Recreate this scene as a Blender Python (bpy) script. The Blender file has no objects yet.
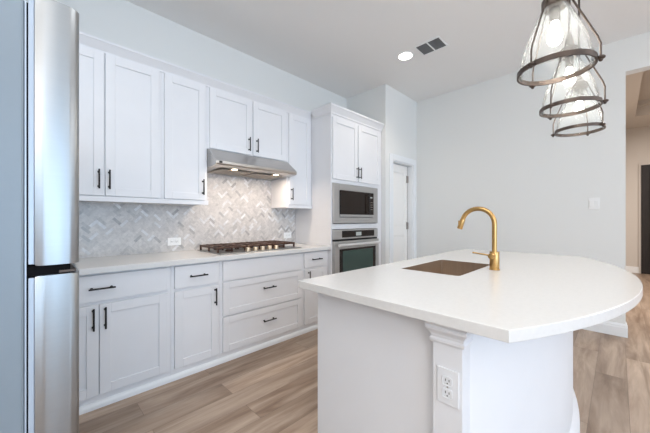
import bpy, bmesh, math, random
from mathutils import Vector, Matrix
random.seed(7)
SC = bpy.context.scene
COL = SC.collection
PI = math.pi

# ------------------------------------------------------------------ camera
CAM_YAW = math.radians(44.9026)          # forward direction measured from +X
cam = bpy.data.objects.new('camera', bpy.data.cameras.new('camera'))
COL.objects.link(cam)
cam.location = (0, 0, 1.218)
cam.rotation_euler = (PI/2, 0, CAM_YAW - PI/2)
cam.data.sensor_width = 36
cam.data.lens = 293.998/650*36
cam.data.shift_y = 3.0/650
cam.data.clip_start = 0.02
SC.camera = cam

# ------------------------------------------------------------------ world, large lights, exposure
SC.view_settings.view_transform = 'Standard'
SC.view_settings.look = 'None'
SC.view_settings.gamma = 1
SC.view_settings.use_curve_mapping = False
SC.view_settings.exposure = 0.38
w = bpy.data.worlds.new('sky'); SC.world = w; w.use_nodes = True
bg = w.node_tree.nodes['Background']
bg.inputs[0].default_value = (0.70, 0.84, 1.0, 1); bg.inputs[1].default_value = 1.6

def area(name, loc, rot, sx, sy, power, color):
    l = bpy.data.lights.new(name, 'AREA'); l.shape = 'RECTANGLE'; l.size = sx; l.size_y = sy
    l.energy = power; l.color = color
    o = bpy.data.objects.new(name, l); o.location = loc; o.rotation_euler = rot; COL.objects.link(o)
    return o
WINS = [(-3.7, -2.1), (-1.7, -0.1), (0.3, 1.9), (2.3, 3.9)]      # daylight windows in the wall behind the camera
for i, (a, b) in enumerate(WINS):
    area('window_daylight', ((a+b)/2, -4.85, 1.4), (PI/2+.12, 0, 0), b-a, 2.7, (11, 22, 23, 9)[i]*(b-a), (0.44, 0.70, 1.0))
area('living_room_fill', (-1.5, -1.9, 3.05), (0, 0, 0), 3.2, 3.0, 28, (1.0, 0.93, 0.86))  # added soft fill from above, stands for no actual fixture
area('base_cabinet_fill', (.1, .5, 3.07), (0, 0, 0), 1.8, .8, 19, (0.93, 0.97, 1.0))  # added fill to lift the base cabinets and aisle, no fixture here
for p_, e_, c_ in (((-1.8, -2.6, 2.4), 74, (1, .96, .93)), ((.5, -3.6, 1.0), 36, (.52, .76, 1)), ((2.6, -2.6, 2.5), 27, (1, .97, .94))):       # unseen point fills added behind the camera to even out the room
    l_ = bpy.data.lights.new('rear_point_fill', 'POINT'); l_.energy = e_; l_.color = c_; l_.shadow_soft_size = .5
    o_ = bpy.data.objects.new('rear_point_fill', l_); o_.location = p_; COL.objects.link(o_)
area('hall_fill', (7.0, -1.6, 3.25), (0, 0, 0), 2.0, 2.0, 105, (1.0, 0.94, 0.88))  # added warm fill to brighten the hall

# ------------------------------------------------------------------ materials
def nt(name):
    m = bpy.data.materials.new(name); m.use_nodes = True
    return m, m.node_tree, m.node_tree.nodes['Principled BSDF']
def mat(name, col, rough=0.5, metal=0.0, noise=0.0, scale=20, bump=0.0, spec=None, stretch=None):
    m, t, p = nt(name)
    p.inputs['Base Color'].default_value = (*col, 1)
    p.inputs['Roughness'].default_value = rough
    p.inputs['Metallic'].default_value = metal
    if spec is not None: p.inputs['Specular IOR Level'].default_value = spec
    if noise or bump:
        g = t.nodes.new('ShaderNodeNewGeometry'); mp = t.nodes.new('ShaderNodeMapping')
        if stretch: mp.inputs['Scale'].default_value = stretch
        n = t.nodes.new('ShaderNodeTexNoise'); n.inputs['Scale'].default_value = scale; n.inputs['Detail'].default_value = 4
        t.links.new(g.outputs['Position'], mp.inputs[0]); t.links.new(mp.outputs[0], n.inputs['Vector'])
        if noise:
            r = t.nodes.new('ShaderNodeValToRGB')
            r.color_ramp.elements[0].color = (*[max(0, c*(1-noise)) for c in col], 1)
            r.color_ramp.elements[1].color = (*[min(1, c*(1+noise)) for c in col], 1)
            r.color_ramp.elements[0].position = .3; r.color_ramp.elements[1].position = .7
            t.links.new(n.outputs['Fac'], r.inputs[0]); t.links.new(r.outputs[0], p.inputs['Base Color'])
        if bump:
            b = t.nodes.new('ShaderNodeBump'); b.inputs['Strength'].default_value = bump; b.inputs['Distance'].default_value = .002
            t.links.new(n.outputs['Fac'], b.inputs['Height']); t.links.new(b.outputs[0], p.inputs['Normal'])
    return m
M = {}
M['wall'] = mat('wall_paint', (.80, .80, .78), .75, bump=.15, scale=140)
M['ceiling'] = mat('ceiling_paint', (.91, .89, .87), .9, bump=.2, scale=90)
M['hall'] = mat('hall_paint', (.62, .57, .52), .8, bump=.1, scale=90)
M['trim'] = mat('white_trim_paint', (.86, .87, .88), .4, noise=.01, scale=8)
M['cab'] = mat('white_cabinet_lacquer', (.80, .797, .812), .38, noise=.01, scale=6)
M['shadowgap'] = mat('dark_gap', (.10, .10, .11), .8)
M['quartz'] = mat('white_quartz', (.75, .73, .705), .22, noise=.02, scale=60)
M['steel'] = mat('brushed_stainless', (.37, .38, .385), .36, 1.0, noise=.012, scale=6, stretch=(1, 1, 60))
M['hoodsteel'] = mat('hood_stainless', (.52, .50, .48), .30, 1.0, noise=.06, scale=5, stretch=(1, 1, 50))
M['ovensteel'] = mat('oven_stainless', (.47, .46, .45), .42, .75, noise=.04, scale=5, stretch=(1, 1, 50))
M['brightsteel'] = mat('polished_handle_steel', (.80, .79, .78), .35, .7)
M['fridgeside'] = mat('fridge_side_grey_enamel', (.21, .25, .285), .45, .15, noise=.03, scale=3)
M['liner'] = mat('fridge_liner_grey', (.40, .46, .54), .35, .2)
M['gasket'] = mat('rubber_gasket', (.006, .006, .007), .85, spec=.08)
M['black'] = mat('matte_black_metal', (.018, .016, .016), .38, .5)
M['blackglass'] = mat('black_oven_glass', (.016, .009, .006), .12, 0, noise=.02, spec=.25)
M['greenglass'] = mat('oven_window_green_glass', (.028, .060, .048), .10, 0)
M['iron'] = mat('cast_iron_grate', (.075, .035, .022), .45, .2, noise=.3, scale=40)
M['brassknob'] = mat('knob_satin_metal', (.72, .60, .45), .35, .8)
M['gold'] = mat('brushed_gold', (.56, .345, .135), .30, 1.0, noise=.05, scale=8, stretch=(1, 1, 30))
M['sinksteel'] = mat('sink_stainless', (.40, .30, .22), .45, .85, noise=.08, scale=4, stretch=(1, 40, 1))  # brown tint puts warm reflections into the steel's base colour
M['bronze'] = mat('oil_rubbed_bronze', (.085, .062, .05), .42, .6, noise=.15, scale=30)
M['plastic'] = mat('white_plastic', (.88, .88, .87), .35)
M['grey_plastic'] = mat('outlet_plate_grey_white', (.80, .80, .81), .35)
M['slot'] = mat('outlet_slot_dark', (.03, .03, .03), .6)
M['hinge'] = mat('satin_nickel', (.38, .34, .31), .38, .6)
M['doorwarm'] = mat('pantry_door_paint', (.93, .90, .86), .5)
M['darkdoor'] = mat('dark_stained_door_wood', (.010, .006, .005), .6, noise=.5, scale=7, stretch=(6, 6, .6))
M['ventgrey'] = mat('vent_grille_grey', (.22, .225, .23), .6, .2)
M['filter'] = mat('hood_filter_mesh', (.36, .31, .26), .45, .6, noise=.15, scale=200)
def emis(name, col, s):
    m = bpy.data.materials.new(name); m.use_nodes = True; t = m.node_tree
    t.nodes.clear(); e = t.nodes.new('ShaderNodeEmission'); o = t.nodes.new('ShaderNodeOutputMaterial')
    e.inputs[0].default_value = (*col, 1); e.inputs[1].default_value = s; t.links.new(e.outputs[0], o.inputs[0]); return m
M['lens'] = emis('downlight_lens', (1, .94, .84), 9)
M['hoodlens'] = emis('hood_lamp_lens', (1, .80, .55), 7)
M['bulb'] = emis('glowing_bulb', (1, .95, .88), 16)
M['display'] = emis('clock_display', (.55, .60, .60), .5)
def glass(name, tint, milk, rough=.03, bump=0.0, gl=.25):
    m = bpy.data.materials.new(name); m.use_nodes = True; t = m.node_tree; t.nodes.clear()
    N = t.nodes.new
    tr = N('ShaderNodeBsdfTransparent'); tr.inputs[0].default_value = (*tint, 1)
    g = N('ShaderNodeBsdfGlossy'); g.inputs['Roughness'].default_value = rough
    d = N('ShaderNodeBsdfTranslucent'); d.inputs[0].default_value = (.9, .92, .93, 1)
    lw = N('ShaderNodeLayerWeight'); lw.inputs[0].default_value = gl
    m1 = N('ShaderNodeMixShader'); m2 = N('ShaderNodeMixShader'); o = N('ShaderNodeOutputMaterial')
    t.links.new(lw.outputs['Fresnel'], m1.inputs[0]); t.links.new(tr.outputs[0], m1.inputs[1]); t.links.new(g.outputs[0], m1.inputs[2])
    t.links.new(m1.outputs[0], m2.inputs[1]); t.links.new(d.outputs[0], m2.inputs[2]); t.links.new(m2.outputs[0], o.inputs[0])
    m2.inputs[0].default_value = milk
    if bump:
        ge = N('ShaderNodeNewGeometry'); v = N('ShaderNodeTexVoronoi'); v.inputs['Scale'].default_value = 120
        b = N('ShaderNodeBump'); b.inputs['Strength'].default_value = bump; b.inputs['Distance'].default_value = .003
        r = N('ShaderNodeValToRGB'); r.color_ramp.elements[0].position = .08; r.color_ramp.elements[1].position = .22
        r.color_ramp.elements[0].color = (1, 1, 1, 1); r.color_ramp.elements[1].color = (0, 0, 0, 1)
        t.links.new(ge.outputs['Position'], v.inputs['Vector']); t.links.new(v.outputs['Distance'], r.inputs[0])
        t.links.new(r.outputs[0], b.inputs['Height']); t.links.new(b.outputs[0], g.inputs['Normal']); t.links.new(b.outputs[0], lw.inputs['Normal'])
        mm = N('ShaderNodeMath'); mm.operation = 'MULTIPLY_ADD'; mm.inputs[1].default_value = .14; mm.inputs[2].default_value = milk
        t.links.new(r.outputs[0], mm.inputs[0]); t.links.new(mm.outputs[0], m2.inputs[0])
    return m
M['seeded'] = glass('seeded_clear_glass', (.97, .98, .98), .05, .05, .35, .09)
M['pane'] = glass('window_glass', (.98, .99, 1), .0)

# wood plank floor (planks run along X)
m, t, p = nt('wood_plank_floor'); M['floor'] = m
N = t.nodes.new; L = t.links.new
ge = N('ShaderNodeNewGeometry')
mp = N('ShaderNodeMapping'); mp.inputs['Location'].default_value = (.35, .05, 0)
L(ge.outputs['Position'], mp.inputs[0])
br = N('ShaderNodeTexBrick'); br.offset = .37; br.inputs['Scale'].default_value = 1
br.inputs['Brick Width'].default_value = 1.35; br.inputs['Row Height'].default_value = .178
br.inputs['Mortar Size'].default_value = .0012; br.inputs['Mortar Smooth'].default_value = .3
br.inputs['Color1'].default_value = (0, 0, 0, 1); br.inputs['Color2'].default_value = (1, 1, 1, 1)
br.inputs['Mortar'].default_value = (.5, .5, .5, 1)
L(mp.outputs[0], br.inputs['Vector'])
m2 = N('ShaderNodeMapping'); m2.inputs['Scale'].default_value = (1.1, 9, 1)
L(ge.outputs['Position'], m2.inputs[0])
off = N('ShaderNodeVectorMath'); off.operation = 'MULTIPLY_ADD'; off.inputs[1].default_value = (9, 9, 9)
L(br.outputs['Color'], off.inputs[0]); L(m2.outputs[0], off.inputs[2])
n1 = N('ShaderNodeTexNoise'); n1.inputs['Scale'].default_value = 1.0; n1.inputs['Detail'].default_value = 5; n1.inputs['Roughness'].default_value = .6; n1.inputs['Distortion'].default_value = .6
L(off.outputs[0], n1.inputs['Vector'])
m3 = N('ShaderNodeMapping'); m3.inputs['Scale'].default_value = (3, 60, 1)
L(ge.outputs['Position'], m3.inputs[0])
n2 = N('ShaderNodeTexNoise'); n2.inputs['Scale'].default_value = 1.0; n2.inputs['Detail'].default_value = 3
L(m3.outputs[0], n2.inputs['Vector'])
r1 = N('ShaderNodeValToRGB'); e = r1.color_ramp.elements
e[0].position = .32; e[0].color = (.235, .152, .102, 1); e[1].position = .68; e[1].color = (.57, .44, .34, 1)
x = e.new(.5); x.color = (.40, .29, .212, 1)
L(n1.outputs['Fac'], r1.inputs[0])
mx = N('ShaderNodeMixRGB'); mx.blend_type = 'MULTIPLY'; mx.inputs[0].default_value = 1
r2 = N('ShaderNodeValToRGB'); r2.color_ramp.elements[0].color = (.86, .86, .86, 1); r2.color_ramp.elements[1].color = (1.1, 1.1, 1.1, 1)
L(n2.outputs['Fac'], r2.inputs[0]); L(r1.outputs[0], mx.inputs[1]); L(r2.outputs[0], mx.inputs[2])
mx2 = N('ShaderNodeMixRGB'); mx2.blend_type = 'MULTIPLY'; mx2.inputs[0].default_value = 1
r3 = N('ShaderNodeValToRGB'); r3.color_ramp.elements[0].color = (.78, .77, .76, 1); r3.color_ramp.elements[1].color = (1.12, 1.12, 1.12, 1)
L(br.outputs['Color'], r3.inputs[0]); L(mx.outputs[0], mx2.inputs[1]); L(r3.outputs[0], mx2.inputs[2])
mx3 = N('ShaderNodeMixRGB'); mx3.inputs[2].default_value = (.17, .12, .09, 1)
L(br.outputs['Fac'], mx3.inputs[0]); L(mx2.outputs[0], mx3.inputs[1]); L(mx3.outputs[0], p.inputs['Base Color'])
p.inputs['Roughness'].default_value = .42

# marble mosaic (tile tone comes from a face attribute)
m, t, p = nt('marble_mosaic'); M['marble'] = m
N = t.nodes.new; L = t.links.new
at = N('ShaderNodeAttribute'); at.attribute_name = 'tone'
n = N('ShaderNodeTexNoise'); n.inputs['Scale'].default_value = 22; n.inputs['Detail'].default_value = 6; n.inputs['Distortion'].default_value = 1.5
ge = N('ShaderNodeNewGeometry'); L(ge.outputs['Position'], n.inputs['Vector'])
r = N('ShaderNodeValToRGB'); r.color_ramp.elements[0].position = .35; r.color_ramp.elements[1].position = .6
r.color_ramp.elements[0].color = (.86, .86, .87, 1); r.color_ramp.elements[1].color = (1.03, 1.03, 1.03, 1)
mx = N('ShaderNodeMixRGB'); mx.blend_type = 'MULTIPLY'; mx.inputs[0].default_value = 1
L(n.outputs['Fac'], r.inputs[0]); L(at.outputs['Color'], mx.inputs[1]); L(r.outputs[0], mx.inputs[2]); L(mx.outputs[0], p.inputs['Base Color'])
p.inputs['Roughness'].default_value = .25
M['grout'] = mat('grout', (.60, .575, .55), .9)

# ------------------------------------------------------------------ mesh helpers
def tagit(o, label=None, cat=None, group=None, kind=None):
    if label: o['label'] = label
    if cat: o['category'] = cat
    if group: o['group'] = group
    if kind: o['kind'] = kind
    return o
def thing(name, label, cat, loc, group=None):
    o = bpy.data.objects.new(name, None); COL.objects.link(o); o.location = loc
    o.empty_display_size = .05
    return tagit(o, label, cat, group)
def root_loc(p):
    v = Vector((0, 0, 0))
    while p is not None:
        v += Vector(p.location); p = p.parent
    return v

class MB:
    """collects shapes in world coordinates, links them as one mesh object"""
    def __init__(s): s.bm = bmesh.new()
    def _bev(s, verts, b, seg=2):
        if b <= 0: return
        es = list({e for v in verts for e in v.link_edges})
        bmesh.ops.bevel(s.bm, geom=es, offset=b, segments=seg, profile=.5, affect='EDGES')
    def box(s, x0, x1, y0, y1, z0, z1, b=0.0, seg=2, rot=None):
        c = Vector(((x0+x1)/2, (y0+y1)/2, (z0+z1)/2))
        mtx = Matrix.Translation(c) @ (rot or Matrix()) @ Matrix.Diagonal((abs(x1-x0), abs(y1-y0), abs(z1-z0), 1))
        r = bmesh.ops.create_cube(s.bm, size=1, matrix=mtx)
        s._bev(r['verts'], b, seg); return s
    def cyl(s, a, b, r, r2=None, n=20, bev=0):
        a, b = Vector(a), Vector(b); d = b-a
        q = d.to_track_quat('Z', 'Y').to_matrix().to_4x4()
        v = bmesh.ops.create_cone(s.bm, cap_ends=True, segments=n, radius1=r, radius2=r if r2 is None else r2,
                                  depth=d.length, matrix=Matrix.Translation((a+b)/2) @ q)['verts']
        if bev:
            es = [e for e in {e for x in v for e in x.link_edges} if any(len(f.verts) > 4 for f in e.link_faces)]
            bmesh.ops.bevel(s.bm, geom=es, offset=bev, segments=2, profile=.5, affect='EDGES')
        return s
    def sphere(s, c, r, sc=(1, 1, 1), n=14):
        bmesh.ops.create_uvsphere(s.bm, u_segments=n*2, v_segments=n, radius=r,
                                  matrix=Matrix.Translation(c) @ Matrix.Diagonal((*sc, 1))); return s
    def tube(s, pts, r, n=14, closed=False, radii=None):
        pts = [Vector(q) for q in pts]; k = len(pts); rings = []; up = None
        for i, q in enumerate(pts):
            if closed: d = (pts[(i+1) % k]-pts[i-1]).normalized()
            else: d = (pts[min(i+1, k-1)]-pts[max(i-1, 0)]).normalized()
            if up is None:
                up = Vector((0, 0, 1)) if abs(d.z) < .9 else Vector((1, 0, 0))
            u = (up - d*up.dot(d)).normalized(); up = u; v = d.cross(u)
            rr = radii[i] if radii else r
            rings.append([s.bm.verts.new(q + (u*math.cos(a)+v*math.sin(a))*rr) for a in [2*PI*j/n for j in range(n)]])
        rng = range(k) if closed else range(k-1)
        for i in rng:
            A, B = rings[i], rings[(i+1) % k]
            for j in range(n): s.bm.faces.new((A[j], A[(j+1) % n], B[(j+1) % n], B[j]))
        if not closed:
            s.bm.faces.new(rings[0][::-1]); s.bm.faces.new(rings[-1])
        return s
    def lathe(s, c, prof, n=40, caps=False):
        """prof: list of (r, z); closed loop profile if caps False and first==last"""
        c = Vector(c); R = []
        for r, z in prof:
            R.append([s.bm.verts.new(c + Vector((r*math.cos(2*PI*j/n), r*math.sin(2*PI*j/n), z))) for j in range(n)])
        for i in range(len(R)-1):
            for j in range(n): s.bm.faces.new((R[i][j], R[i][(j+1) % n], R[i+1][(j+1) % n], R[i+1][j]))
        if caps: s.bm.faces.new(R[0][::-1]); s.bm.faces.new(R[-1])
        return s
    def prism(s, poly, axis, a, b):
        """poly of 2-D points extruded along axis. axis X: pts=(y,z); Y: (x,z); Z: (x,y)"""
        def P(u, v, w):
            return {'X': (w, u, v), 'Y': (u, w, v), 'Z': (u, v, w)}[axis]
        A = [s.bm.verts.new(P(u, v, a)) for u, v in poly]; B = [s.bm.verts.new(P(u, v, b)) for u, v in poly]
        s.bm.faces.new(A); s.bm.faces.new(B[::-1]); k = len(poly)
        for i in range(k): s.bm.faces.new((A[i], B[i], B[(i+1) % k], A[(i+1) % k]))
        return s
    def sweep(s, path, prof, closed_ends=True):
        """sweep profile (offset, z) along an open xy path, offset to the right-hand side of travel; mitred"""
        k = len(path); path = [Vector(q) for q in path]; rings = []
        for i in range(k):
            nrm = []
            if i > 0: d = (path[i]-path[i-1]).normalized(); nrm.append(Vector((d.y, -d.x)))
            if i < k-1: d = (path[i+1]-path[i]).normalized(); nrm.append(Vector((d.y, -d.x)))
            q = sum(nrm, Vector((0, 0))).normalized(); q = q / max(.3, q.dot(nrm[0]))
            rings.append([s.bm.verts.new((path[i].x+q.x*o, path[i].y+q.y*o, z)) for o, z in prof])
        m_ = len(prof)
        for i in range(k-1):
            for j in range(m_):
                s.bm.faces.new((rings[i][j], rings[i][(j+1) % m_], rings[i+1][(j+1) % m_], rings[i+1][j]))
        s.bm.faces.new(rings[0]); s.bm.faces.new(rings[-1][::-1]); return s
    def build(s, name, material, parent=None, smooth=False, label=None, cat=None, group=None, kind=None):
        bmesh.ops.recalc_face_normals(s.bm, faces=s.bm.faces)
        vs = [v.co for v in s.bm.verts]
        if parent is not None: org = root_loc(parent)
        else:
            org = Vector(((min(v.x for v in vs)+max(v.x for v in vs))/2, (min(v.y for v in vs)+max(v.y for v in vs))/2, min(v.z for v in vs)))
        bmesh.ops.translate(s.bm, verts=s.bm.verts, vec=-org)
        me = bpy.data.meshes.new(name); s.bm.to_mesh(me); s.bm.free()
        me.materials.append(material)
        if smooth:
            me.polygons.foreach_set('use_smooth', [True]*len(me.polygons))
            try: me.set_sharp_from_angle(angle=math.radians(40))
            except Exception: pass
        o = bpy.data.objects.new(name, me); COL.objects.link(o)
        if parent is not None: o.parent = parent
        else: o.location = org
        return tagit(o, label, cat, group, kind)
def struct(name, mb, m_, parent=None): return mb.build(name, M[m_], parent, kind='structure')

# ------------------------------------------------------------------ room shell
CZ = 3.09; WY = 2.98; FX = 4.35
struct('floor', MB().box(-4, 9.9, -4.6, 3.1, -.1, 0), 'floor')
struct('ceiling', MB().box(-4, FX+.13, -4.6, 3.1, CZ, CZ+.15), 'ceiling')
struct('wall_left', MB().box(-.85, 3.57, WY, WY+.12, 0, CZ), 'wall')                 # behind the cabinet run
struct('wall_fridge', MB().box(-.85, -.73, .9, 1.995, 0, CZ).box(-.85, -.17, 1.995, WY, 0, CZ), 'wall')
struct('wall_back', MB().box(-4.12, -4, -4.6, .9, 0, CZ).box(-4, -.85, .9, 1.02, 0, CZ), 'wall')
# wall with the pantry doorway, its return towards the tall cabinet
DX0, DX1, DZ = 3.635, 4.215, 2.065
struct('wall_pantry', MB().box(3.46, DX0, 2.27, 2.39, 0, CZ).box(DX1, FX, 2.27, 2.39, 0, CZ).box(DX0, DX1, 2.27, 2.39, DZ, CZ)
       .box(3.46, 3.57, 2.39, WY, 0, CZ), 'wall')
struct('wall_closet', MB().box(3.57, FX+.12, 3.0, 3.1, 0, CZ).box(FX, FX+.12, 2.39, 3.0, 0, CZ), 'wall')
OY = -.056; OZ = 2.748
struct('wall_far', MB().box(FX, FX+.12, OY, 2.39, 0, CZ).box(FX, FX+.12, -2.3, OY, OZ, CZ).box(FX, FX+.12, -4.6, -2.3, 0, CZ), 'wall')
BB = [(0, 0), (.016, 0), (.016, .095), (.012, .105), (.012, .115), (.006, .128), (.004, .135), (0, .135)]
struct('baseboard_far', MB().sweep([(FX, 2.27), (FX, OY), (FX+.12, OY)], BB), 'trim')
# window wall
wy0, wy1 = -4.6, -4.48
mb = MB(); edges = [-4] + [v for w_ in WINS for v in w_] + [FX+.12]
for i in range(0, len(edges), 2): mb.box(edges[i], edges[i+1], wy0, wy1, 0, CZ)
for a, b in WINS: mb.box(a, b, wy0, wy1, 0, .15).box(a, b, wy0, wy1, 2.75, CZ)
struct('wall_right', mb, 'wall')
for i, (a, b) in enumerate(WINS):
    f = MB()
    for x0, x1, z0, z1 in [(a, b, .15, .21), (a, b, 2.69, 2.75), (a, a+.06, .21, 2.69), (b-.06, b, .21, 2.69), ((a+b)/2-.02, (a+b)/2+.02, .21, 2.69)]:
        f.box(x0, x1, -4.57, -4.51, z0, z1)
    fr = struct('window_%d' % (i+1), f, 'trim')
    struct('pane', MB().box(a+.05, b-.05, -4.545, -4.539, .2, 2.7), 'pane', fr)
# hall beyond the opening
struct('wall_hall_far', MB().box(9.76, 9.9, -4.6, .32, 0, 3.7), 'hall')
struct('wall_hall_left', MB().box(FX+.12, 9.76, .2, .32, 0, 3.7), 'hall')
struct('wall_hall_right', MB().box(FX+.12, 9.76, -4.6, -4.5, 0, 3.7), 'hall')
struct('ceiling_hall', MB().box(FX+.12, 9.76, -4.5, .2, 3.60, 3.7).box(8.7, 9.76, -4.5, .2, 3.31, 3.60).box(FX+.12, 5.3, -4.5, .2, 3.31, 3.60)
       .box(5.3, 8.7, -.25, .2, 3.31, 3.60).box(8.62, 8.7, -4.5, -.25, 3.50, 3.60), 'hall')
struct('baseboard_hall', MB().box(9.742, 9.76, -.36, .2, 0, .14), 'trim')

# pantry door, casing, hinges
CS = .085
c = MB()
c.box(DX0-CS, DX0, 2.252, 2.27, 0, DZ+CS, .003).box(DX1, DX1+CS, 2.252, 2.27, 0, DZ+CS, .003).box(DX0, DX1, 2.252, 2.27, DZ, DZ+CS, .003)
c.box(DX0, DX0+.014, 2.27, 2.39, 0, DZ).box(DX1-.014, DX1, 2.27, 2.39, 0, DZ).box(DX0+.014, DX1-.014, 2.27, 2.39, DZ-.014, DZ)
struct('trim_1', c, 'trim')
d = MB(); a, b = DX0+.017, DX1-.030
yf = 2.345
for x0, x1, z0, z1 in [(a, a+.085, .01, DZ-.02), (b-.085, b, .01, DZ-.02), (a+.085, b-.085, .01, .22), (a+.085, b-.085, .98, 1.10), (a+.085, b-.085, DZ-.14, DZ-.02)]:
    d.box(x0, x1, yf, yf+.035, z0, z1, .003)
d.box(a+.08, b-.08, yf+.010, yf+.030, .2, DZ-.12)
d.box(a+.10, b-.10, yf+.004, yf+.02, .24, .96, .006).box(a+.10, b-.10, yf+.004, yf+.02, 1.12, DZ-.16, .006)
door = struct('door_1', d, 'doorwarm')
struct('door_gap', MB().box(b, DX1-.014, yf+.004, yf+.03, .01, DZ-.02), 'hinge', door)
for z in (.25, 1.12, 1.845):
    struct('hinge', MB().box(b-.036, DX1-.016, yf-.007, yf+.004, z-.055, z+.055, .002).cyl((DX1-.03, yf-.010, z-.05), (DX1-.03, yf-.010, z+.05), .008), 'hinge', door)

# dark entrance door at the end of the hall
d = MB()
y0, y1 = -1.36, -.372
d.box(9.71, 9.758, y0, y1, 0, 2.44)
hd = struct('door_2', d, 'darkdoor')
pn = MB()
for z0, z1 in [(.15, .95), (1.1, 2.28)]:
    for q0, q1 in [(y0+.12, (y0+y1)/2-.05), ((y0+y1)/2+.05, y1-.12)]: pn.box(9.695, 9.711, q0, q1, z0, z1, .006)
struct('door_panel', pn, 'darkdoor', hd)
struct('trim_2', MB().box(9.735, 9.76, y1+.002, y1+.04, 0, 2.48).box(9.735, 9.76, y0-.042, y0-.002, 0, 2.48).box(9.735, 9.76, y0-.002, y1+.002, 2.442, 2.48), 'hall')

# ------------------------------------------------------------------ cabinets
FY = 2.39         # base face-frame plane; door faces sit at 2.371
def shaker(mb, x0, x1, y, z0, z1, rail=.06, t=.019):
    """shaker face looking towards -Y, front at y"""
    mb.box(x0, x0+rail, y, y+t, z0, z1, .0015, 1).box(x1-rail, x1, y, y+t, z0, z1, .0015, 1)
    mb.box(x0+rail, x1-rail, y, y+t, z0, z0+rail, .0015, 1).box(x0+rail, x1-rail, y, y+t, z1-rail, z1, .0015, 1)
    mb.box(x0+rail-.002, x1-rail+.002, y+.009, y+t-.002, z0+rail-.002, z1-rail+.002)
    return mb
def pull(parent, x, z, y, vertical=True, L_=.14):
    m_ = MB(); h = L_/2; r = .0055; k = h-.018
    if vertical:
        m_.cyl((x, y-.030, z-h), (x, y-.030, z+h), r, n=12)
        for q in (-k, k): m_.cyl((x, y+.0005, z+q), (x, y-.028, z+q), .0042, n=10).cyl((x, y+.0005, z+q), (x, y-.003, z+q), .008, n=12)
    else:
        m_.cyl((x-h, y-.030, z), (x+h, y-.030, z), r, n=12)
        for q in (-k, k): m_.cyl((x+q, y+.0005, z), (x+q, y-.028, z), .0042, n=10).cyl((x+q, y+.0005, z), (x+q, y-.003, z), .008, n=12)
    return m_.build('handle', M['black'], parent, smooth=True, label='matte black bar pull')
def carcass(root, x0, x1, z0, z1, y0, y1, rail_b=.0):
    m_ = MB(); m_.box(x0+.0006, x1-.0006, y0, y1, z0, z1)
    return m_.build('cabinet_body', M['cab'], root)
def doorpart(root, x0, x1, y, z0, z1, hx=None, hz=None, rail=.06):
    o = shaker(MB(), x0, x1, y, z0, z1, rail).build('door', M['cab'], root)
    if hx is not None: pull(o, hx, hz, y)
    return o
def drawer(root, x0, x1, y, z0, z1, slab, hx=None, hz=None):
    m_ = MB()
    if slab: m_.box(x0, x1, y, y+.019, z0, z1, .002)
    else: shaker(m_, x0, x1, y, z0, z1, .055)
    o = m_.build('drawer', M['cab'], root)
    if hx is not None: pull(o, hx, hz, y, False)
    return o
DYB = 2.3705
GB = 'white base cabinets along the kitchen wall'; GU = 'white wall cabinets above the counter'
def base(x0, x1, label):
    r = thing('base_cabinet', label, 'cabinet', ((x0+x1)/2, 2.68, 0), GB)
    carcass(r, x0, x1, .0, .873, FY, WY-.002); return r
ZD0, ZD1, ZT0, ZT1 = .085, .668, .690, .860
r = base(-.165, .75, 'white base cabinet beside the fridge with one wide drawer over two doors')
drawer(r, -.12, .725, DYB, ZT0, ZT1, True, .328, .775)
doorpart(r, -.12, .311, DYB, ZD0, ZD1, .284, .582); doorpart(r, .318, .725, DYB, ZD0, ZD1, .346, .582)
r = base(.75, 1.135, 'narrow white base cabinet with a drawer and single door left of cooktop drawers')
drawer(r, .773, 1.115, DYB, ZT0, ZT1, True, .944, .775); doorpart(r, .773, 1.115, DYB, ZD0, ZD1, 1.085, .582)
r = base(1.135, 2.05, 'wide white three-drawer base cabinet under the gas cooktop')
drawer(r, 1.157, 2.03, DYB, .694, ZT1, True)
drawer(r, 1.157, 2.03, DYB, .395, .682, False, 1.615, .572); drawer(r, 1.157, 2.03, DYB, .085, .383, False, 1.615, .262)
r = base(2.05, 2.44, 'narrow white base cabinet between the cooktop drawers and the oven cabinet')
drawer(r, 2.071, 2.41, DYB, .70, ZT1, True, 2.24, .782); doorpart(r, 2.071, 2.41, DYB, ZD0, .680, 2.125, .59)
struct('trim_3', MB().prism([(FY, 0), (FY-.019, 0), (FY-.019, .022), (FY-.012, .036), (FY-.004, .042), (FY, .042)], 'X', -.165, 2.44), 'trim')

# perimeter worktop and backsplash
MB().box(-.168, 2.4385, 2.335, WY-.001, .875, .914, .003).build('worktop', M['quartz'], label='white quartz worktop running along the wall under the backsplash', cat='worktop')

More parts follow.
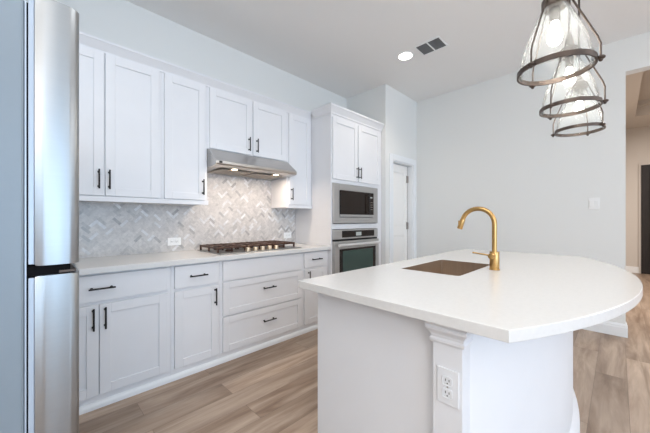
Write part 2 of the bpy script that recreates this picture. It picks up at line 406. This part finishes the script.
def herringbone(regions, y):
    bm = bmesh.new(); W = .024; g = .0011
    lay = bm.loops.layers.float_color.new('tone') if hasattr(bm.loops.layers, 'float_color') else bm.loops.layers.color.new('tone')
    ca = math.cos(PI/4)
    def put(a0, a1, b0, b1, region):
        x0, x1, z0, z1 = region
        pts = []
        for a, b in ((a0+g/W, b0+g/W), (a1-g/W, b0+g/W), (a1-g/W, b1-g/W), (a0+g/W, b1-g/W)):
            px = (a-b)*ca*W; pz = (a+b)*ca*W; pts.append((x0+px, z0+pz))
        # Sutherland-Hodgman clip
        for ax, lim, sgn in ((0, x0, 1), (0, x1, -1), (1, z0, 1), (1, z1, -1)):
            out = []
            for i in range(len(pts)):
                p_, q_ = pts[i-1], pts[i]
                ip = (p_[ax]-lim)*sgn >= 0; iq = (q_[ax]-lim)*sgn >= 0
                if ip != iq:
                    tt = (lim-p_[ax])/(q_[ax]-p_[ax]); out.append((p_[0]+(q_[0]-p_[0])*tt, p_[1]+(q_[1]-p_[1])*tt))
                if iq: out.append(q_)
            pts = out
            if len(pts) < 3: return
        dy = random.uniform(-.0004, .0004)
        fr_ = [bm.verts.new((px, y+dy, pz)) for px, pz in pts]; bk = [bm.verts.new((px, y+.004, pz)) for px, pz in pts]
        q = random.random()
        if q < .72: v = random.uniform(.62, .70); colr = (v, v*.955, v*.92, 1)
        elif q < .84: v = random.uniform(.70, .80); colr = (v, v*.99, v*.99, 1)
        elif q < .95: v = random.uniform(.54, .61); colr = (v, v*.96, v*.93, 1)
        else: v = random.uniform(.44, .52); colr = (v, v*.97, v*.95, 1)
        fs = [bm.faces.new(fr_)]
        for i in range(len(pts)): fs.append(bm.faces.new((fr_[i-1], fr_[i], bk[i], bk[i-1])))
        for f in fs:
            for lp in f.loops: lp[lay] = colr
    for region in regions:
        for i in range(-90, 91):
            for j in range(-30, 31):
                ox, oy = i+3*j, i-3*j
                cx, cz = (ox-oy)*ca*W, (ox+oy)*ca*W
                if cx < -.2 or cx > region[1]-region[0]+.2 or cz < -.2 or cz > region[3]-region[2]+.2: continue
                put(ox, ox+3, oy, oy+1, region); put(ox, ox+1, oy+1, oy+4, region)
    bmesh.ops.recalc_face_normals(bm, faces=bm.faces)
    me = bpy.data.meshes.new('tile_face'); bm.to_mesh(me); bm.free(); me.materials.append(M['marble'])
    return me
bs = thing('backsplash', 'grey and white marble herringbone backsplash between worktop, wall cabinets and hood', 'backsplash', (1.1, 2.97, .915))
REG = [(-.165, 2.4385, .9145, 1.3555), (1.1455, 2.0595, 1.3555, 1.868)]
g_ = MB()
for q in REG: g_.box(q[0], q[1], 2.9725, 2.979, q[2], q[3])
g_.build('grout', M['grout'], bs)
me = herringbone(REG, 2.9705)
for v in me.vertices: v.co -= Vector(bs.location)
o = bpy.data.objects.new('marble_tiles', me); COL.objects.link(o); o.parent = bs

# wall cabinets
UY = 2.669; DYU = 2.6505
def upper(x0, x1, z0, z1, label, lift=0):
    r = thing('upper_cabinet', label, 'cabinet', ((x0+x1)/2, 2.82, z0), GU)
    carcass(r, x0, x1, z0, z1, UY, WY-.002); return r
ZU0, ZU1 = 1.392, 2.430
r = upper(-.165, .765, 1.356, 2.505, 'white two-door wall cabinet nearest the fridge')
doorpart(r, -.06, .381, DYU, ZU0, ZU1, .349, 1.510); doorpart(r, .389, .745, DYU, ZU0, ZU1, .411, 1.510)
r = upper(.765, 1.145, 1.356, 2.505, 'narrow single-door white wall cabinet just left of the range hood')
doorpart(r, .785, 1.125, DYU, ZU0, ZU1, 1.098, 1.508)
r = upper(1.145, 2.06, 1.87, 2.505, 'short two-door white wall cabinet directly above the range hood')
doorpart(r, 1.166, 1.602, DYU, 1.876, ZU1, 1.566, 1.978); doorpart(r, 1.62, 2.04, DYU, 1.876, ZU1, 1.658, 1.978)
r = upper(2.06, 2.4385, 1.356, 2.505, 'narrow single-door white wall cabinet between hood and oven cabinet')
doorpart(r, 2.084, 2.410, DYU, ZU0, ZU1, 2.115, 1.508)
CP = [(0, 2.434), (.008, 2.434), (.010, 2.446), (.022, 2.462), (.036, 2.480), (.046, 2.492), (.052, 2.496), (.052, 2.512), (0, 2.512)]
MB().sweep([(-.165, UY-.0005), (2.3905, UY-.0005)], CP).build('crown_moulding', M['cab'], label='long white crown moulding along the top of the wall cabinets', cat='crown moulding')
LR = MB().box(-.165, 1.150, UY-.0215, UY-.0005, 1.350, 1.386, .002)
LR.build('light_rail', M['cab'], label='white rail strip under the wall cabinets left of the hood', cat='rail')
MB().box(2.054, 2.438, UY-.0215, UY-.0005, 1.350, 1.386, .002).build('light_rail', M['cab'], label='short white rail strip under the wall cabinet right of the hood', cat='rail')

# tall oven cabinet
TX0, TX1, TY, TZ = 2.44, 3.452, 2.336, 2.47
r = thing('oven_cabinet', 'tall white cabinet housing the microwave and wall oven', 'cabinet', ((TX0+TX1)/2, 2.65, 0))
b = MB()
OX0, OX1 = 2.462, 3.325
b.box(TX0, OX0, TY, WY-.002, 0, TZ).box(OX1, TX1, TY, WY-.002, 0, TZ)
b.box(OX0, OX1, TY, WY-.002, 1.645, TZ).box(OX0, OX1, TY, WY-.002, 1.105, 1.165).box(OX0, OX1, TY, WY-.002, 0, .38).box(OX0, OX1, 2.9, WY-.002, .38, 1.645)
b.build('cabinet_body', M['cab'], r)
DT = 2.3165
doorpart(r, 2.458, 2.909, DT, 1.690, 2.405, 2.889, 1.80); doorpart(r, 2.926, 3.40, DT, 1.690, 2.405, 2.948, 1.80)
drawer(r, 2.458, 3.34, DT, .06, .36, False, 2.9, .25)
CT = [(0, TZ-.03), (.010, TZ-.03), (.012, TZ-.012), (.022, TZ+.005), (.036, TZ+.028), (.046, TZ+.042), (.052, TZ+.046), (.052, TZ+.066), (0, TZ+.066)]
cr = MB().sweep([(TX0-.0005, UY-.055), (TX0-.0005, TY-.0005), (TX1, TY-.0005)], [(-o_, z_) if False else (o_, z_) for o_, z_ in CT])
cr.box(TX0, TX1, TY, WY-.003, TZ+.001, TZ+.06)
cr.build('crown', M['cab'], r)

# microwave
r = thing('microwave', 'built-in stainless microwave with black glass door above the oven', 'microwave', (2.89, 2.5, 1.172))
MX0, MX1, MZ0, MZ1 = 2.458, 3.330, 1.172, 1.638
yf = 2.308
gx0, gx1, gz0, gz1 = 2.56, 3.222, 1.245, 1.565
k = MB()
k.box(MX0, gx0, yf, TY-.0006, MZ0, MZ1, .004).box(gx1, MX1, yf, TY-.0006, MZ0, MZ1, .004)
k.box(gx0, gx1, yf, TY-.0006, MZ0, gz0, .004).box(gx0, gx1, yf, TY-.0006, gz1, MZ1, .004)
k.build('trim_frame', M['ovensteel'], r)
MB().box(2.50, 3.28, TY+.001, 2.80, 1.19, 1.60).build('case', M['black'], r)
dr = MB().box(gx0+.002, 3.098, yf-.012, TY-.001, gz0+.035, gz1-.002, .003).build('door', M['blackglass'], r)
MB().box(gx0+.002, 3.098, yf-.013, TY-.001, gz0+.004, gz0+.033, .003).build('door_trim', M['ovensteel'], dr, label='stainless strip at the bottom of the door')
MB().cyl((3.085, yf-.045, gz0+.05), (3.085, yf-.045, gz1-.02), .008).cyl((3.085, yf-.045, gz0+.065), (3.085, yf-.011, gz0+.065), .005).cyl((3.085, yf-.045, gz1-.035), (3.085, yf-.011, gz1-.035), .005).build('handle', M['black'], dr, smooth=True)
cp = MB().box(3.101, gx1-.002, yf-.012, TY-.001, gz0+.035, gz1-.002, .003).build('control_panel', M['blackglass'], r)
MB().box(3.101, gx1-.002, yf-.013, TY-.001, gz0+.004, gz0+.033, .003).build('panel_trim', M['ovensteel'], cp)
MB().box(3.135, 3.19, yf-.0135, yf-.012, 1.495, 1.512).build('display', M['display'], cp)
for a in range(4):
    for c_ in range(3): MB().box(3.133+c_*.024, 3.145+c_*.024, yf-.0133, yf-.012, 1.345+a*.03, 1.352+a*.03).build('key', M['hinge'], cp)

# wall oven
r = thing('wall_oven', 'stainless built-in wall oven with green tinted window under the microwave', 'oven', (2.89, 2.5, .39))
ox0, ox1 = 2.458, 3.330
pz0, pz1 = .985, 1.098
MB().box(2.49, 3.30, TY+.001, 2.85, .40, 1.09).build('case', M['black'], r)
cp = MB().box(ox0, ox1, yf, TY-.0006, pz0, pz1, .004).build('control_panel', M['ovensteel'], r)
MB().box(2.60, 3.245, yf-.003, yf-.0003, 1.003, 1.082, .002).build('glass_strip', M['blackglass'], cp)
MB().box(2.86, 2.965, yf-.0042, yf-.0031, 1.018, 1.064).build('display', M['display'], cp)
dz0, dz1 = .39, .962
dm = MB().box(ox0, 2.540, yf-.016, TY-.001, dz0, dz1, .003).box(3.262, ox1, yf-.016, TY-.001, dz0, dz1, .003).box(2.540, 3.262, yf-.016, TY-.001, .870, dz1, .003).box(2.540, 3.262, yf-.016, TY-.001, dz0, .47, .003)
dr = dm.build('door', M['ovensteel'], r)
MB().box(ox0+.01, ox1-.01, yf+.004, TY-.001, dz1+.002, pz0-.002).build('vent_gap', M['black'], r)
MB().box(2.541, 3.261, yf-.012, TY-.002, .471, .869).build('window_surround', M['blackglass'], dr)
MB().box(2.60, 3.20, yf-.0135, yf-.0125, .50, .845).build('window_glass', M['greenglass'], dr, label='green tinted oven window')
hm = MB().cyl((2.49, yf-.056, .918), (3.30, yf-.056, .918), .0185)
for q in (2.53, 3.26): hm.box(q-.012, q+.012, yf-.056, yf-.0165,   .908, .928, .003)
hm.build('handle', M['brightsteel'], dr, smooth=True)

# range hood
r = thing('range_hood', 'stainless under-cabinet range hood with two lit lamps over the cooktop', 'range hood', (1.6, 2.7, 1.685))
hx0, hx1 = 1.1475, 2.0575
prof = [(2.9705, 1.688), (2.530, 1.700), (2.494, 1.706), (2.485, 1.716), (2.485, 1.738), (2.500, 1.750), (2.6485, 1.866), (2.9705, 1.866)]
HB = MB(); HB.prism(prof, 'X', hx0, hx1)
HB.build('hood_shell', M['hoodsteel'], r)
MB().box(1.25, 1.59, 2.62, 2.90, 1.6865, 1.6905).box(1.62, 1.96, 2.62, 2.90, 1.6865, 1.6905).build('filter', M['filter'], r)
MB().box(1.175, 1.205, 2.4835, 2.4848, 1.718, 1.736).build('switch', M['black'], r, label='small black switch on the front lip')
for x_ in (1.375, 1.85):
    MB().cyl((x_, 2.585, 1.6935), (x_, 2.585, 1.701), .036, n=24).build('lamp_ring', M['steel'], r)
    MB().cyl((x_, 2.585, 1.691), (x_, 2.585, 1.6934), .027, n=24).build('lamp_lens', M['hoodlens'], r, label='glowing warm hood lamp')
    l = bpy.data.lights.new('hood_lamp_light', 'AREA'); l.shape = 'DISK'; l.size = .06; l.energy = 2.0; l.color = (1, .82, .66)
    lo = bpy.data.objects.new('hood_lamp_light', l); COL.objects.link(lo); lo.parent = r; lo.location = Vector((x_, 2.585, 1.687)) - Vector(r.location)

# cooktop
r = thing('gas_cooktop', 'stainless gas cooktop with dark cast-iron grates on the worktop', 'cooktop', (1.61, 2.68, .914))
cx0, cx1, cy0, cy1 = 1.155, 2.06, 2.405, 2.915
MB().box(cx0, cx1, cy0, cy1, .9145, .922, .003).build('cooktop_plate', M['steel'], r)
for (bx, by, br_) in [(1.31, 2.80, .04), (1.31, 2.57, .034), (1.607, 2.74, .055), (1.90, 2.80, .034), (1.90, 2.57, .04)]:
    MB().cyl((bx, by, .922), (bx, by, .934), br_, n=24, bev=.003).cyl((bx, by, .934), (bx, by, .942), br_*.75, n=24, bev=.002).build('burner', M['iron'], r, smooth=True)
for gi in range(3):
    a = cx0+.012+gi*.2955; b_ = a+.289; y0_, y1_ = 2.505, 2.89
    g = MB(); zt = .953; q = .009
    g.box(a, a+2*q, y0_, y1_, zt, zt+.019, .003, 1).box(b_-2*q, b_, y0_, y1_, zt, zt+.019, .003, 1)
    g.box(a, b_, y0_, y0_+2*q, zt, zt+.019, .003, 1).box(a, b_, y1_-2*q, y1_, zt, zt+.019, .003, 1)
    g.box(a, b_, (y0_+y1_)/2-q, (y0_+y1_)/2+q, zt, zt+.019, .003, 1)
    for s_ in (.25, .5, .75):
        xx = a+(b_-a)*s_; g.box(xx-.007, xx+.007, y0_, y1_, zt+.001, zt+.021, .002, 1)
    for xx in (a+q, (a+b_)/2, b_-q):
        for yy in (y0_+q, (y0_+y1_)/2, y1_-q): g.box(xx-.008, xx+.008, yy-.008, yy+.008, .922, zt+.004, .002, 1)
    g.build('grate', M['iron'], r)
for ki in range(5):
    kx = 1.440+ki*.080; ky = 2.452
    MB().cyl((kx, ky, .922), (kx, ky, .930), .026, n=24, bev=.002).cyl((kx, ky, .930), (kx, ky, .958), .023, .020, n=24, bev=.003).build('knob', M['brassknob'], r, smooth=True)

# backsplash outlets (horizontal duplex plates)
def outlet(cx, cz, label, along='X', horizontal=True, pos=0, material='plastic'):
    """plate on a plane; along 'X' => faces -Y at y=pos ; along 'Y' => faces -X at x=pos"""
    def B(mb, u0, u1, v0, v1, d0, d1, b=0):
        if along == 'X': mb.box(u0, u1, pos-d1, pos-d0, v0, v1, b)
        else: mb.box(pos-d1, pos-d0, u0, u1, v0, v1, b)
        return mb
    r_ = thing('electrical_outlet', label, 'outlet', (cx, pos, cz) if along == 'X' else (pos, cx, cz))
    hu, hv = (.0595, .036) if horizontal else (.036, .0595)
    B(MB(), cx-hu, cx+hu, cz-hv, cz+hv, .0, .006, .002).build('cover_plate', M[material], r_)
    for s_ in (-1, 1):
        uu, vv = (cx+s_*.0205, cz) if horizontal else (cx, cz+s_*.0205)
        e = B(MB(), uu-.0155, uu+.0155, vv-.0145, vv+.0145, .006, .0085, .004).build('socket', M[material], r_)
        sl = MB()
        for q in (-.006, .006): B(sl, uu+q-.0011, uu+q+.0011, vv-.001, vv+.007, .0085, .0089)
        B(sl, uu-.002, uu+.002, vv-.009, vv-.0055, .0085, .0089)
        sl.build('slots', M['slot'], e, label='dark plug slots')
    if not horizontal:
        MB_ = MB(); B(MB_, cx-.0025, cx+.0025, cz-.0025, cz+.0025, .006, .0068); MB_.build('screw', M['hinge'], r_)
    return r_
outlet(.961, 1.010, 'white horizontal outlet on the backsplash left of the cooktop', pos=2.9695)
outlet(2.305, 1.018, 'white horizontal outlet on the backsplash right of the cooktop', pos=2.9695)

# ------------------------------------------------------------------ refrigerator (side towards the camera, doors facing +X)
r = thing('refrigerator', 'stainless refrigerator seen from its side at the left edge', 'refrigerator', (-.3, 1.52, 0))
fy0, fy1 = 1.058, 1.965
MB().box(-.70, -.0100, fy0, fy1, .03, 1.775, .006).build('fridge_body', M['fridgeside'], r)
MB().box(-.0097, -.0064, fy0+.002, fy1-.002, .05, 1.772).build('front_flange', M['liner'], r)
MB().box(-.0063, -.0035, fy0+.006, fy1-.006, .06, 1.77).build('gasket', M['gasket'], r)
ZS0, ZS1 = 1.072, 1.0985
def fdoor(y0, y1, z0, z1, near):
    m_ = MB(); prof = []
    x0, x1 = .0085, .0975; rr = .016
    # plan outline with rounded front corners
    for k_ in range(7):
        a = -PI/2 + k_/6*PI/2; prof.append((x1-rr+rr*math.cos(a), y0+rr+rr*math.sin(a)))
    n_ = 8
    for k_ in range(1, n_):
        u = k_/n_; prof.append((x1+.010*math.sin(PI*u), y0+rr+(y1-y0-2*rr)*u))
    for k_ in range(7):
        a = k_/6*PI/2; prof.append((x1-rr+rr*math.cos(a), y1-rr+rr*math.sin(a)))
    prof += [(x0, y1), (x0, y0)]
    # side face slightly bowed
    prof += [(x0+(x1-rr-x0)*u, y0-.0035*math.sin(PI*u)) for u in (.15, .3, .45, .6, .75, .9)]
    m_.prism(prof, 'Z', z0, z1)
    es = [e for e in m_.bm.edges if abs(e.verts[0].co.z-e.verts[1].co.z) < 1e-6]
    bmesh.ops.bevel(m_.bm, geom=es, offset=.004, segments=2, profile=.5, affect='EDGES')
    return m_
mid = (fy0+fy1)/2
for y0_, y1_ in ((fy0, mid-.002), (mid+.002, fy1)):
    dd = fdoor(y0_, y1_, ZS1, 1.797, True).build('door', M['steel'], r, smooth=True, label='upper french door')
    MB().box(-.0034, .0084, y0_+.003, y1_-.003, ZS1+.004, 1.79, .002).build('door_liner', M['liner'], dd)
dd = fdoor(fy0, fy1, .555, ZS0, True).build('drawer', M['steel'], r, smooth=True, label='middle drawer front')
MB().box(-.0034, .0084, fy0+.003, fy1-.003,   .559, ZS0-.004, .002).build('drawer_liner', M['liner'], dd)
dd = fdoor(fy0, fy1, .06, .54, True).build('drawer', M['steel'], r, smooth=True, label='bottom freezer drawer front')
MB().box(-.0034, .0084, fy0+.003, fy1-.003, .064, .535, .002).build('drawer_liner', M['liner'], dd)
MB().box(-.004, .078, fy0+.006, fy1-.006, ZS0+.0005, ZS1-.0005).build('grip_recess', M['gasket'], r, label='black grip recess between doors and drawer')
MB().box(.055, .090, fy0+.004, fy1-.02, ZS0+.003, ZS0+.010, .001).build('grip_edge', M['bronze'], r)
for q in (fy0+.01, fy1-.07): MB().box(-.13, -.02, q, q+.06, 1.7755, 1.792, .003).build('hinge_cover', M['gasket'], r)
for qx in (-.66, -.08):
    for qy in (fy0+.05, fy1-.11): MB().box(qx, qx+.06, qy, qy+.06, 0, .03).build('foot', M['gasket'], r)

# ------------------------------------------------------------------ island
def arc(x0, x1, y0, sag, n_=40):
    """points from (x0,y0) to (x1,y0) bowing towards -Y by sag"""
    c_ = x1-x0; R = (c_*c_/4+sag*sag)/(2*sag); cy = y0-sag+R; cx = (x0+x1)/2; h = math.asin(c_/2/R)
    return [(cx+R*math.sin(-h+2*h*k_/n_), cy-R*math.cos(-h+2*h*k_/n_)) for k_ in range(n_+1)]
IX0, IX1 = 1.02, 3.01
r = thing('kitchen_island', 'white kitchen island base with plain end panel and bowed back', 'kitchen island', (2.05, .7, 0))
MB().box(IX0, IX0+.02, .455, 1.068, 0, .8755).build('end_panel', M['cab'], r, label='plain end panel facing the camera')
MB().box(IX1-.02, IX1, .40, 1.068, 0, .8755).build('end_panel', M['cab'], r)
f = MB().box(IX0+.021, IX1-.021, 1.03, 1.0655, .0, .8755); f.build('cabinet_front', M['cab'], r)
bow = arc(1.05, 2.98, .3545, .178)
f = MB(); inner = [(x_, y_+.02) for x_, y_ in bow][::-1]
f.prism(bow+inner, 'Z', 0, .8755)
f.build('back_panel', M['cab'], r, smooth=True, label='bowed back panel facing the windows')
pp = [(0, 0), (.030, 0), (.030, .055), (.026, .070), (.014, .095), (.005, .115), (0, .122)]
MB().sweep(bow, pp).build('baseboard', M['cab'], r, smooth=True)
for sx, name in ((.985, 'post'), (2.955, 'post')):
    po = MB().box(sx, sx+.07, .355, .4545, 0, .8755, .002).build(name, M['cab'], r)
    path = [(sx+.07, .4545), (sx, .4545), (sx, .355), (sx+.07, .355)]
    cap = [(0, .800), (.005, .800), (.008, .806), (.008, .812), (.004, .818), (.006, .828), (.012, .838), (.019, .846), (.019, .852), (.016, .858), (.022, .866), (.024, .8754), (0, .8754)]
    MB().sweep(path[::-1], [(-o_, z_) for o_, z_ in cap][::-1]).build('capital', M['cab'], po)
    MB().sweep(path[::-1], [(-o_, z_) for o_, z_ in [(0, 0), (.014, 0), (.014, .12), (.006, .14), (0, .14)]][::-1]).build('plinth', M['cab'], po)
outlet(.401, .661, 'outlet plate on the post at the near end of the island', along='Y', horizontal=False, pos=.985, material='grey_plastic')

# island worktop: outline with sink cut-out
SX0, SX1, SY0, SY1 = 1.625, 2.225, .605, .962
def counter():
    out = [(.945, 1.128)] + arc(.928, 3.20, .212, .294, 48) + [(3.19, 1.128)]
    hole = []
    for (cx_, cy_, a0) in ((SX0+.02, SY0+.02, PI), (SX1-.02, SY0+.02, 1.5*PI), (SX1-.02, SY1-.02, 0), (SX0+.02, SY1-.02, .5*PI)):
        for k_ in range(5): hole.append((cx_+.02*math.cos(a0+k_/4*PI/2), cy_+.02*math.sin(a0+k_/4*PI/2)))
    cu = bpy.data.curves.new('tmp', 'CURVE'); cu.dimensions = '2D'; cu.fill_mode = 'BOTH'
    for pts in (out, hole):
        s_ = cu.splines.new('POLY'); s_.points.add(len(pts)-1); s_.use_cyclic_u = True
        for i, (x_, y_) in enumerate(pts): s_.points[i].co = (x_, y_, 0, 1)
    cu.extrude = .017; cu.bevel_depth = .0025; cu.bevel_resolution = 1; cu.offset = -.0025
    ob = bpy.data.objects.new('tmp', cu); COL.objects.link(ob)
    bpy.context.view_layer.update()
    me = bpy.data.meshes.new_from_object(ob.evaluated_get(bpy.context.evaluated_depsgraph_get()))
    bpy.data.objects.remove(ob); bpy.data.curves.remove(cu)
    me.transform(Matrix.Translation((-2.05, -.6, .018))); me.polygons.foreach_set('use_smooth', [False]*len(me.polygons))
    me.materials.clear(); me.materials.append(M['quartz'])
    o = bpy.data.objects.new('island_worktop', me); COL.objects.link(o); o.location = (2.05, .6, .8765)
    zs = [v.co.z for v in me.vertices]; sc_ = .0365/(max(zs)-min(zs)); mz = min(zs)
    for v in me.vertices: v.co.z = (v.co.z-mz)*sc_+.001
    tagit(o, 'white quartz island worktop with bowed edge and sink cut-out', 'worktop')
counter()

# sink
r = thing('kitchen_sink', 'rectangular undermount steel sink set in the island worktop', 'sink', ((SX0+SX1)/2, (SY0+SY1)/2, .66))
k = MB(); z0 = .665; zt = .9105; zb = .8755
def rr_loop(x0, x1, y0, y1, rad, z):
    L2 = []
    for (cx_, cy_, a0) in ((x0+rad, y0+rad, PI), (x1-rad, y0+rad, 1.5*PI), (x1-rad, y1-rad, 0), (x0+rad, y1-rad, .5*PI)):
        for k_ in range(6): L2.append((cx_+rad*math.cos(a0+k_/5*PI/2), cy_+rad*math.sin(a0+k_/5*PI/2), z))
    return L2
loops = [rr_loop(SX0+.0012, SX1-.0012, SY0+.0012, SY1-.0012, .02, zt), rr_loop(SX0+.0025, SX1-.0025, SY0+.0025, SY1-.0025, .019, zt),
         rr_loop(SX0+.0025, SX1-.0025, SY0+.0025, SY1-.0025, .019, z0+.02), rr_loop(SX0+.015, SX1-.015, SY0+.015, SY1-.015, .03, z0+.002),
         rr_loop(SX0-.001, SX1+.001, SY0-.001, SY1+.001, .03, z0-.002), rr_loop(SX0+.0005, SX1-.0005, SY0+.0005, SY1-.0005, .024, z0+.03), rr_loop(SX0+.0005, SX1-.0005, SY0+.0005, SY1-.0005, .021, zt)]
R = [[k.bm.verts.new(p_) for p_ in lp] for lp in loops]
for i in range(len(R)-1):
    if i == 3: continue
    for j in range(24): k.bm.faces.new((R[i][j], R[i][(j+1) % 24], R[i+1][(j+1) % 24], R[i+1][j]))
k.bm.faces.new(R[3]); k.bm.faces.new(R[4][::-1])
for j in range(24): k.bm.faces.new((R[0][j], R[6][j], R[6][(j+1) % 24], R[0][(j+1) % 24]))
k.build('basin', M['sinksteel'], r, smooth=True)
MB().lathe((1.925, .80, z0+.0025), [(.001, 0), (.02, 0), (.03, .001), (.042, .003), (.045, .002), (.045, 0)], 32).build('drain', M['steel'], r, smooth=True)

# faucet
fx, fyy, fz = 1.985, .530, .9145
r = thing('kitchen_faucet', 'brushed gold gooseneck kitchen faucet beside the sink on the island', 'faucet', (fx, fyy, fz))
MB().cyl((fx, fyy, fz), (fx, fyy, fz+.006), .030, n=32, bev=.002).cyl((fx, fyy, fz+.005), (fx, fyy, fz+.110), .0265, n=32, bev=.003).build('faucet_base', M['gold'], r, smooth=True)
RA = .094; zc = 1.192; pts = [(fx, fyy, fz+.105), (fx, fyy, 1.08), (fx, fyy, 1.14)]
for k_ in range(0, 25):
    a = PI - k_/24*math.radians(165); pts.append((fx, fyy+RA+RA*math.cos(a), zc+RA*math.sin(a)))
MB().tube(pts, .0138, 18).build('spout', M['gold'], r, smooth=True)
e0 = Vector(pts[-1]); dr_ = (Vector(pts[-1])-Vector(pts[-2])).normalized()
hd = MB().cyl(e0-dr_*.004, e0+dr_*.062, .0150, .0172, n=24, bev=.002).build('spray_head', M['gold'], r, smooth=True)
q = e0+dr_*.02
MB().box(q.x-.006, q.x+.006, q.y+.013, q.y+.021, q.z-.014, q.z+.014, .002).build('spray_button', M['gold'], hd)
hn = MB().cyl((fx-.02, fyy+.004, 1.000), (fx-.060, fyy+.004, 1.000), .0165, n=24, bev=.002)
hn.tube([(fx-.045, fyy+.01, 1.003), (fx-.047, fyy+.05, 1.008), (fx-.05, fyy+.108, 1.014)], .005, 12)
hn.build('lever', M['gold'], r, smooth=True)

# ------------------------------------------------------------------ pendants
def pendant(px, label, angs, zr=1.834):
    py = .190; R_ = .131; zt_ = 2.115
    r_ = thing('pendant_light', label, 'pendant light', (px, py, zr), 'glass pendant lights in a row over the island')
    # canopy + stem
    MB().lathe((px, py, 0), [(.001, CZ-.030), (.05, CZ-.030), (.062, CZ-.012), (.064, CZ-.0008), (.001, CZ-.0008)], 32).build('ceiling_canopy', M['bronze'], r_, smooth=True)
    MB().cyl((px, py, 2.235), (px, py, CZ-.028), .006, n=12).build('stem', M['bronze'], r_, smooth=True)
    # hub over the glass
    MB().lathe((px, py, 0), [(.001, 2.112), (.040, 2.112), (.046, 2.118), (.046, 2.150), (.040, 2.160), (.022, 2.172), (.018, 2.210), (.010, 2.240), (.001, 2.240)], 32).build('cap', M['bronze'], r_, smooth=True)
    # ring band
    MB().lathe((px, py, 0), [(R_+.004, zr-.010), (R_+.004, zr+.010), (R_-.003, zr+.010), (R_-.003, zr-.010), (R_+.004, zr-.010)], 64).build('ring', M['bronze'], r_, smooth=True)
    # cone glass with thickness
    pr = [(R_-.0045, zr-.004), (R_-.005, zr+.016), (R_-.009, zr+.045), (.108, zr+.105), (.086, zr+.165), (.062, zr+.225), (.046, zr+.258), (.040, zr+.270), (.036, zr+.281)]
    inn = [(a_-.0025, b_) for a_, b_ in pr][::-1]
    MB().lathe((px, py, 0), pr+inn+[pr[0]], 64).build('glass_shade', M['seeded'], r_, smooth=True, label='clear seeded cone glass shade')
    # three bent rods with button nuts
    for a_ in [math.radians(q_) for q_ in angs]:
        ca_, sa_ = math.cos(a_), math.sin(a_)
        P_ = lambda rad, z: (px+ca_*rad, py+sa_*rad, z)
        ra = MB().tube([P_(.040, 2.150), P_(.052, 2.135), P_(.091, 2.04), P_(.134, 1.935), P_(.1425, 1.905), P_(.1425, zr+.0)], .0036, 10).build('rod', M['bronze'], r_, smooth=True)
        MB().sphere(P_(.1425, zr-.004), .013, (1.15, 1.15, .62), 8).cyl(P_(R_+.003, zr), P_(.142, zr), .005, n=10).sphere(P_(.1425, zr-.013), .007, n=6).build('button_nut', M['bronze'], ra, smooth=True)
    # lamp holder and bulb
    MB().cyl((px, py, 2.055), (px, py, 2.111), .019, n=24, bev=.003).build('lamp_holder', M['bronze'], r_, smooth=True)
    MB().lathe((px, py, 0), [(.001, 1.955), (.012, 1.958), (.022, 1.968), (.027, 1.984), (.027, 1.998), (.022, 2.016), (.014, 2.036), (.013, 2.0545), (.001, 2.0545)], 24).build('bulb', M['bulb'], r_, smooth=True, label='glowing bulb')
    l = bpy.data.lights.new('bulb_light', 'POINT'); l.energy = 1.6; l.color = (1, .92, .82); l.shadow_soft_size = .03
    lo = bpy.data.objects.new('bulb_light', l); COL.objects.link(lo); lo.parent = r_; lo.location = (0, 0, 1.93-zr)
pendant(1.57, 'nearest and largest-looking glass cone pendant at the top of the photo', (155, 42, -90), 1.854)
pendant(2.10, 'middle of the three glass cone pendants over the island', (153, 43, -92))
pendant(2.67, 'farthest and lowest-looking glass cone pendant over the island', (88, -15, -122))

# ------------------------------------------------------------------ ceiling and wall fittings
r = thing('recessed_downlight', 'round lit recessed downlight in the ceiling beside the air vent', 'ceiling light', (3.03, 1.72, CZ))
MB().lathe((3.03, 1.72, 0), [(.075, CZ-.0005), (.092, CZ-.0005), (.090, CZ-.006), (.076, CZ-.008), (.075, CZ-.0005)], 40).build('trim_ring', M['plastic'], r, smooth=True)
MB().cyl((3.03, 1.72, CZ-.005), (3.03, 1.72, CZ-.001), .0755, n=40).build('lens', M['lens'], r, label='glowing lens')
l = bpy.data.lights.new('downlight_light', 'SPOT'); l.energy = 22; l.color = (1, .90, .78); l.spot_size = 2.3; l.spot_blend = .8; l.shadow_soft_size = .07
lo = bpy.data.objects.new('downlight_light', l); COL.objects.link(lo); lo.parent = r; lo.location = (0, 0, -.02)

vx0, vx1, vy0, vy1 = 2.955, 3.155, 1.305, 1.555
r = thing('air_vent', 'grey two-section ceiling air vent beside the downlight', 'vent', ((vx0+vx1)/2, (vy0+vy1)/2, CZ))
vm = (vy0+vy1)/2
MB().box(vx0-.015, vx1+.015, vy0-.015, vy0, CZ-.008, CZ-.0005, .002).box(vx0-.015, vx1+.015, vy1, vy1+.015, CZ-.008, CZ-.0005, .002).box(vx0-.015, vx0, vy0, vy1, CZ-.008, CZ-.0005, .002).box(vx1, vx1+.015, vy0, vy1, CZ-.008, CZ-.0005, .002).box(vx0, vx1, vm-.007, vm+.007, CZ-.008, CZ-.0005, .001).build('vent_frame', M['plastic'], r)
for a, b_ in ((vy0, vm-.007), (vm+.007, vy1)):
    g = MB(); g.box(vx0, vx1, a, b_, CZ-.002, CZ-.0005)
    for i in range(9):
        x_ = vx0+.012+i*.0215; g.box(x_, x_+.012, a, b_, CZ-.0065, CZ-.005)
    g.build('louvre_section', M['ventgrey'], r)

r = thing('light_switch', 'white switch plate on the bare far wall beyond the island', 'light switch', (FX, .184, 1.39))
MB().box(FX-.006, FX-.0002, .139, .229, 1.330, 1.455, .002).build('cover_plate', M['plastic'], r)
for y_ in (.162, .206): MB().box(FX-.010, FX-.006, y_-.015, y_+.015, 1.36, 1.425, .002).build('rocker', M['plastic'], r)
